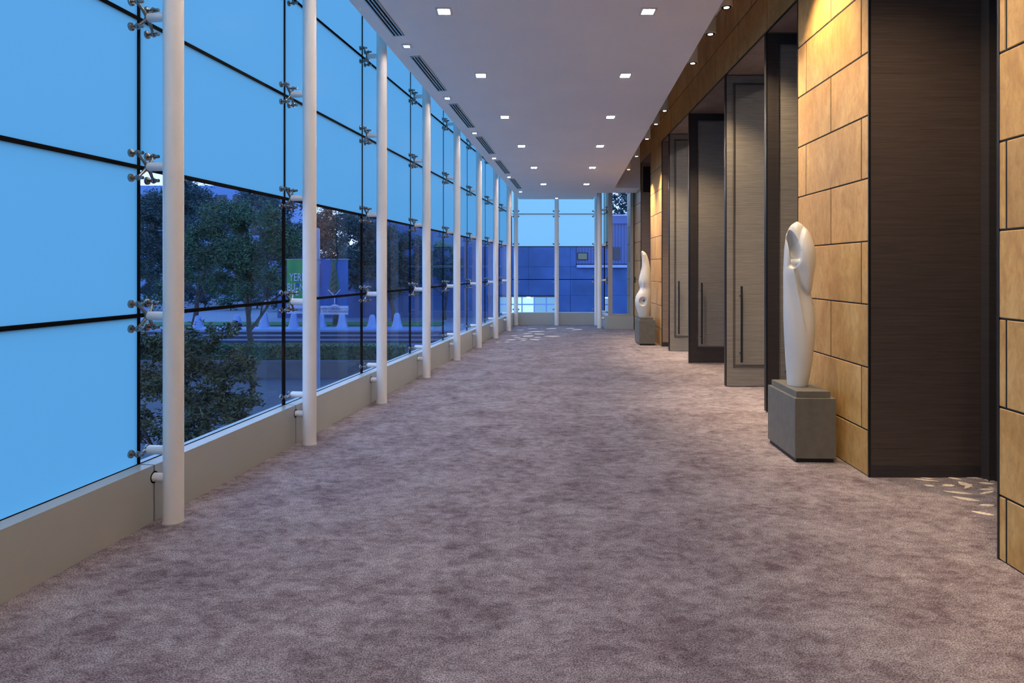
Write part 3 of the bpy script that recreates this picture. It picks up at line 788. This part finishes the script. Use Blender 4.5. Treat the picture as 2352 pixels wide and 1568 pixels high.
# near street tree just outside the glass
Bt = (at(440, 900, 8.6).x, 8.6, -3.0)
tree(Bt, 3.0, px_crown(8.6, Bt, [(400,800,75),(470,780,62),(360,880,70),(450,880,85),(530,840,58),(400,960,80),(500,950,80),(555,900,50),(540,760,34),(350,970,60),(575,880,34),(590,930,26),(565,800,28),(450,1030,80),(545,985,50),(330,790,45)]), 'bushy street tree pressed close outside the clear panes', 53, 27000, .068, 'leafC', .07)
for i, px in enumerate((350, 410, 470, 530, 590, 650, 705, 760, 820, 880)):
    Ys = 52+ (i*37 % 5); b_ = (at(px, 618, Ys).x, Ys, -1.7); r_ = 1.5+.3*math.sin(i*2.1)
    sh = empty('shrub', b_, label='rounded dark shrub at the back of the plaza under the trees', cat='shrub', group='shrubs at the back of the plaza')
    bb_ = MB(); branches(bb_, Vector((0,0,0)), Vector((0,0,1)), .05, .9, 1, random.Random(i)); bb_.build('stem', M['bark'], sh, 'auto')
    foliage('foliage', sh, [(0,0,1.0,r_,1.1,1.0),(.5,0,1.7,r_*.7,.9,.8)], 1800, .30, 'leafA' if i % 3 else 'leafB', 200+i)
# clipped hedge on the planter wall
hd = empty('hedge', (0, 29.1, -2.31), label='clipped green hedge on top of the planter wall', cat='hedge')
rd = random.Random(5); v = []; f = []
for i in range(26000):
    c = Vector((rd.uniform(-26, -4.5), rd.choice((-.35, rd.uniform(-.35, .5))), rd.uniform(0, .58)))
    if c.y > -.3 and rd.random() < .7: c.z = .58+rd.uniform(-.04, .03)
    d = Vector((rd.gauss(0,1), rd.gauss(0,1), rd.gauss(0,1))).normalized(); s = d.orthogonal().normalized()*.03; d *= .055
    b = len(v); v += [tuple(c-d), tuple(c+s), tuple(c+d), tuple(c-s)]; f.append((b, b+1, b+2, b+3))
mb = MB(); mb.v = v; mb.f = f; mb.m = [0]*len(f); o = mb.build('hedge_leaves', M['leafB'], hd, fix=False); o['kind'] = 'stuff'
MB().box(-26, -4.5, -.28, .45, 0, .54).build('hedge_core', M['leafA'], hd)
fo = MB().box(-30, -4.2, 35.82, 37.5, -1.70, -1.665).build('fountain_pool', M['water']); tag(fo, 'shallow pale pool along the top of the plaza steps', 'pool')
# fountain jets on the edge of the plaza
for px, h in ((545, 30), (607, 36), (675, 34), (738, 34), (786, 34), (855, 30), (912, 34), (455, 28)):
    p = at(px, 757, 37.0); hh = h*37/F
    j = MB(); prof = [(0, .42), (.04, .32), (hh*.25, .25), (hh*.6, .19), (hh*.88, .15), (hh*.97, .10), (hh, .03)]
    j.lathe(prof, n=14); o = j.build('fountain_jet', M['water'], None, 'auto', label='foaming white fountain jet at the edge of the plaza', cat='fountain', group='fountain jets'); o.location = (p.x, 37.0, -1.665)
# banner post
bp = at(730, 618, 19.5)
po = empty('banner_post', (bp.x, 19.5, -3.0), label='grey street post carrying a green and a blue banner', cat='post')
MB().lathe([(0, .09), (.1, .09), (.12, .066), (5.62, .060), (5.66, .045), (5.68, .0)], n=20).build('pole', M['polegrey'], po, 'auto')
for z in (4.78, 3.37):
    MB().tube([(-.92, 0, z), (.90, 0, z)], .012, 8).build('bracket', M['polegrey'], po, 'auto')
    MB().lathe([(z-.03, .072), (z+.03, .072)], n=16).build('clamp', M['polegrey'], po, 'auto')
M['bgreen'] = plain('banner_green', (.06, .25, .08), .7, var=.08, scale=3)
M['bblue'] = plain('banner_blue', (.003, .075, .32), .7, var=.06, scale=3)
M['bwhite'] = plain('banner_white', (.46, .45, .66), .7, var=.03)
M['btie'] = plain('banner_tie', (.012, .095, .05), .7, var=.05)
M['btied'] = plain('banner_tie_dark', (.005, .03, .06), .7, var=.05)
M['binkblue'] = plain('banner_ink_blue', (.05, .18, .46), .7)
M['bink'] = plain('banner_ink_grey', (.10, .13, .20), .7)
Yb = 19.5
def wave(x, z): return .010*math.sin(x*16+z*2.0)+.008*math.sin(x*7-z*5)
def banner(x0, x1, y0, ymid, y1, mat, label):
    a = at(x0, y0, Yb); b = at(x1, y1, Yb); mz = at(x0, ymid, Yb).z
    c = empty('banner', (a.x, Yb, b.z), label=label, cat='banner')
    def sheet(name, z0, z1, m, yo=0.0):
        g = MB(); nx, nz = 18, 16; w = b.x-a.x
        for s in (0, 1):
            for i in range(nx+1):
                for k in range(nz+1):
                    x = w*i/nx; z = z0+(z1-z0)*k/nz; g.v.append((x, wave(x, z)+yo+s*.004, z-b.z))
        n1 = (nx+1)*(nz+1)
        for i in range(nx):
            for k in range(nz):
                q = i*(nz+1)+k
                g.f.append((q, q+nz+1, q+nz+2, q+1)); g.f.append((n1+q, n1+q+1, n1+q+nz+2, n1+q+nz+1)); g.m += [0, 0]
        return g.build(name, M[m], c, 'auto')
    up = sheet('cloth', mz, a.z, mat); lo = sheet('text_strip', b.z, mz, 'bwhite')
    return c, b.z, a
def shape(c, pts, mat, name, yo=-.022):      # flat printed figure lying on the banner; points in pixels
    q = [at(x, y, Yb) for x, y in pts]; n = len(q); o = Vector(c.location)
    v = [(p.x-o.x, yo, p.z-o.z) for p in q]+[(p.x-o.x, yo+.003, p.z-o.z) for p in q]
    MB().add(v, [tuple(range(n)), tuple(range(2*n-1, n-1, -1))]+[(i, (i+1) % n, n+(i+1) % n, n+i) for i in range(n)]).build(name, M[mat], c)
def text(c, s, x, y, hpx, mat, sx=1.0, yo=-.023):
    cu = bpy.data.curves.new('lettering', 'FONT'); cu.body = s; cu.size = hpx*Yb/F/.70; cu.extrude = .001; cu.fill_mode = 'BOTH'
    to = bpy.data.objects.new('lettering', cu); link(to); bpy.context.view_layer.update()
    me = bpy.data.meshes.new_from_object(to.evaluated_get(bpy.context.evaluated_depsgraph_get())); bpy.data.objects.remove(to)
    me.materials.clear(); me.materials.append(M[mat])
    o = obj('lettering', me, c); p = at(x, y, Yb)-Vector(c.location)
    o.location = (p.x, yo, p.z); o.rotation_euler = (R(90), 0, 0); o.scale = (sx, 1, 1)
gb, _, _ = banner(659, 722, 596, 699, 720, 'bgreen', 'green street banner with white letters hanging left of the post')
text(gb, 'YERBA', 665, 645, 18, 'bwhite', .64); text(gb, 'BU', 660, 668, 18, 'bwhite', .58); text(gb, 'E', 679, 678, 17, 'bwhite', .62); text(gb, 'NA', 688, 668, 18, 'bwhite', .58); shape(gb, [(681,650),(688,650),(688,657),(681,657)], 'bblue', 'blue_square')
text(gb, 'YerbaBuena', 676, 714, 8, 'binkblue', .62)
bb, _, _ = banner(736, 800, 594, 702, 722, 'bblue', 'blue street banner with a green necktie and welcome text right of the post')
shape(bb, [(758,594),(763,594),(767.5,603),(772,594),(777,594),(771,608),(781,662),(769,674),(755,662),(764,608)], 'btie', 'necktie')
for i in range(4):
    y = 622+i*13; shape(bb, [(763-i*1.6, y+6), (770.5+i*1.6, y-5), (772+i*1.7, y+1), (762-i*2.0, y+13)], 'btied', 'tie_stripe', -.026)
for pts in ([(753,665),(755,665),(769.5,679),(769.5,681)], [(783,665),(781,665),(768.5,679),(768.5,681)], [(768.2,680),(770.2,680),(770.2,697),(768.2,697)], [(758,703),(763,700),(769,698),(776,700),(781,703)]):
    shape(bb, pts, 'bwhite', 'glass_outline', -.027)
text(bb, 'WELCOME TO', 741, 710.5, 5.2, 'bink', .80); text(bb, 'THE NEIGHBORHOOD', 741, 717.5, 5.2, 'bink', .78)

# blue concrete building across the end street
YF = 45.0
def fx(px): return (px-CX)*YF/F
def fz(py): return EYE-(py-HY)*YF/F
fb = empty('concrete_building', (0, YF, -3.0), label='blue grey concrete building with lit garage windows beyond the end window', cat='building')
def fbox(name, x0, x1, z0, z1, mat, y0=0.0, y1=.3, parent=fb): return MB().box(x0, x1, y0, y1, z0+3, z1+3).build(name, M[mat], parent)
zt, zs = 5.0, fz(612.6); gz0, gz1 = fz(720), fz(681); gx0, gx1 = fx(1148), fx(1276)
fbox('core_wall', -9, 22, -3, zt, 'facade', .29, 6)
xs = [fx(1214)+2.76*i for i in range(-4, 2)] + [fx(1323)]
for a, b in zip(xs, xs[1:]):
    fbox('wall_panel', a+.006, b-.006, zs+.008, zt, 'facade')
for i in range(-6, 8):
    a = fx(1214)+2.76*i; b = a+2.76
    fbox('wall_panel', a+.006, b-.006, gz1+.092, zs-.006, 'facade')
    if b < gx0 or a > gx1: fbox('wall_panel', a+.006, b-.006, -3, gz1+.08, 'facade')
fbox('wall_panel', fx(1276)+.05, fx(1214)+2.76-.02, -3, gz1+.08, 'facade'); fbox('wall_panel', gx0, gx1, -3, gz0-.03, 'facade')
fbox('garage_head', gx0-.05, gx1+.05, gz1, gz1+.06, 'darkglass', -.05, .3)
gxs = [gx0, fx(1172), fx(1199), fx(1227), fx(1255), gx1]; gzm = fz(699)
for i, (a, b) in enumerate(zip(gxs, gxs[1:])):
    for c_, d_ in ((gz0, gzm), (gzm, gz1)): fbox('garage_pane', a+.04, b-.04, c_+.04, d_-.04, 'lit' if i in (1, 2) else 'litdim', .12, .16)
    fbox('garage_mullion', a-.04, a+.04, gz0, gz1, 'ledge', .0, .14)
fbox('garage_mullion', gx0, gx1, gzm-.04, gzm+.04, 'ledge', .02, .13)
l_ = fbox('garage_lamp', fx(1209), fx(1218), gz1-.10, gz1-.02, 'litlamp', -.12, -.02)
# corrugated upper storey
cx0 = fx(1323)+.03; b = MB(); x = cx0
rib = MB().box(0, .09, -.04, 0, 0, zt-.5-zs-.2).mesh('corrugation_rib', M['facade2'])
fbox('corrugated_sheet', cx0, 22, zs+.2, zt-.5, 'facade2', .10, .3)
while x < 13: obj('corrugation_rib', rib, fb, (x, .10, zs+.2+3)); x += .20
fbox('pale_ledge', cx0, 22, zs-.05, zs+.13, 'ledge', -.25, .3); fbox('parapet', cx0, 22, zt-.5, zt, 'facade2', -.05, .3); fbox('parapet_cap', cx0, 22, zt, zt+.1, 'ledge', -.1, .4)
def bwin(x0, x1, y0, y1, mat):
    w = fbox('window', fx(x0), fx(x1), fz(y1), fz(y0), 'darkglass', .02, .1)
    p = MB().box(fx(x0)+.05, fx(x1)-.05, .0, .02, fz(y1)+3.05, fz(y0)+2.95).build('pane', M[mat], w)
bwin(1326, 1350, 580, 597, 'blind'); bwin(1407, 1425, 567, 597, 'darkglass')
# pale block far behind the trees
f2 = empty('far_building', (0, 80, -1.7), label='pale blue office block far behind the plaza trees', cat='building')
MB().box(-46, -27, 0, 12, 0, 13.0).build('wall', M['farbuild'], f2)
for i in range(9):
    for k in range(4): MB().box(-45+i*2.05, -43.7+i*2.05, -.06, .02, 1.2+k*3.0, 2.9+k*3.0).build('window', M['darkglass'], f2)
Bt = (10.2, 58, -1.7)
tree(Bt, 9.0, [(0,0,8.2,2.6,2.0,2.2),(1.6,0,9.6,2.0,1.8,1.7),(-1.4,0,9.0,2.0,1.8,1.8)], 'dark tree rising over the corrugated building', 61, 7000, .30, 'leafA', .22)
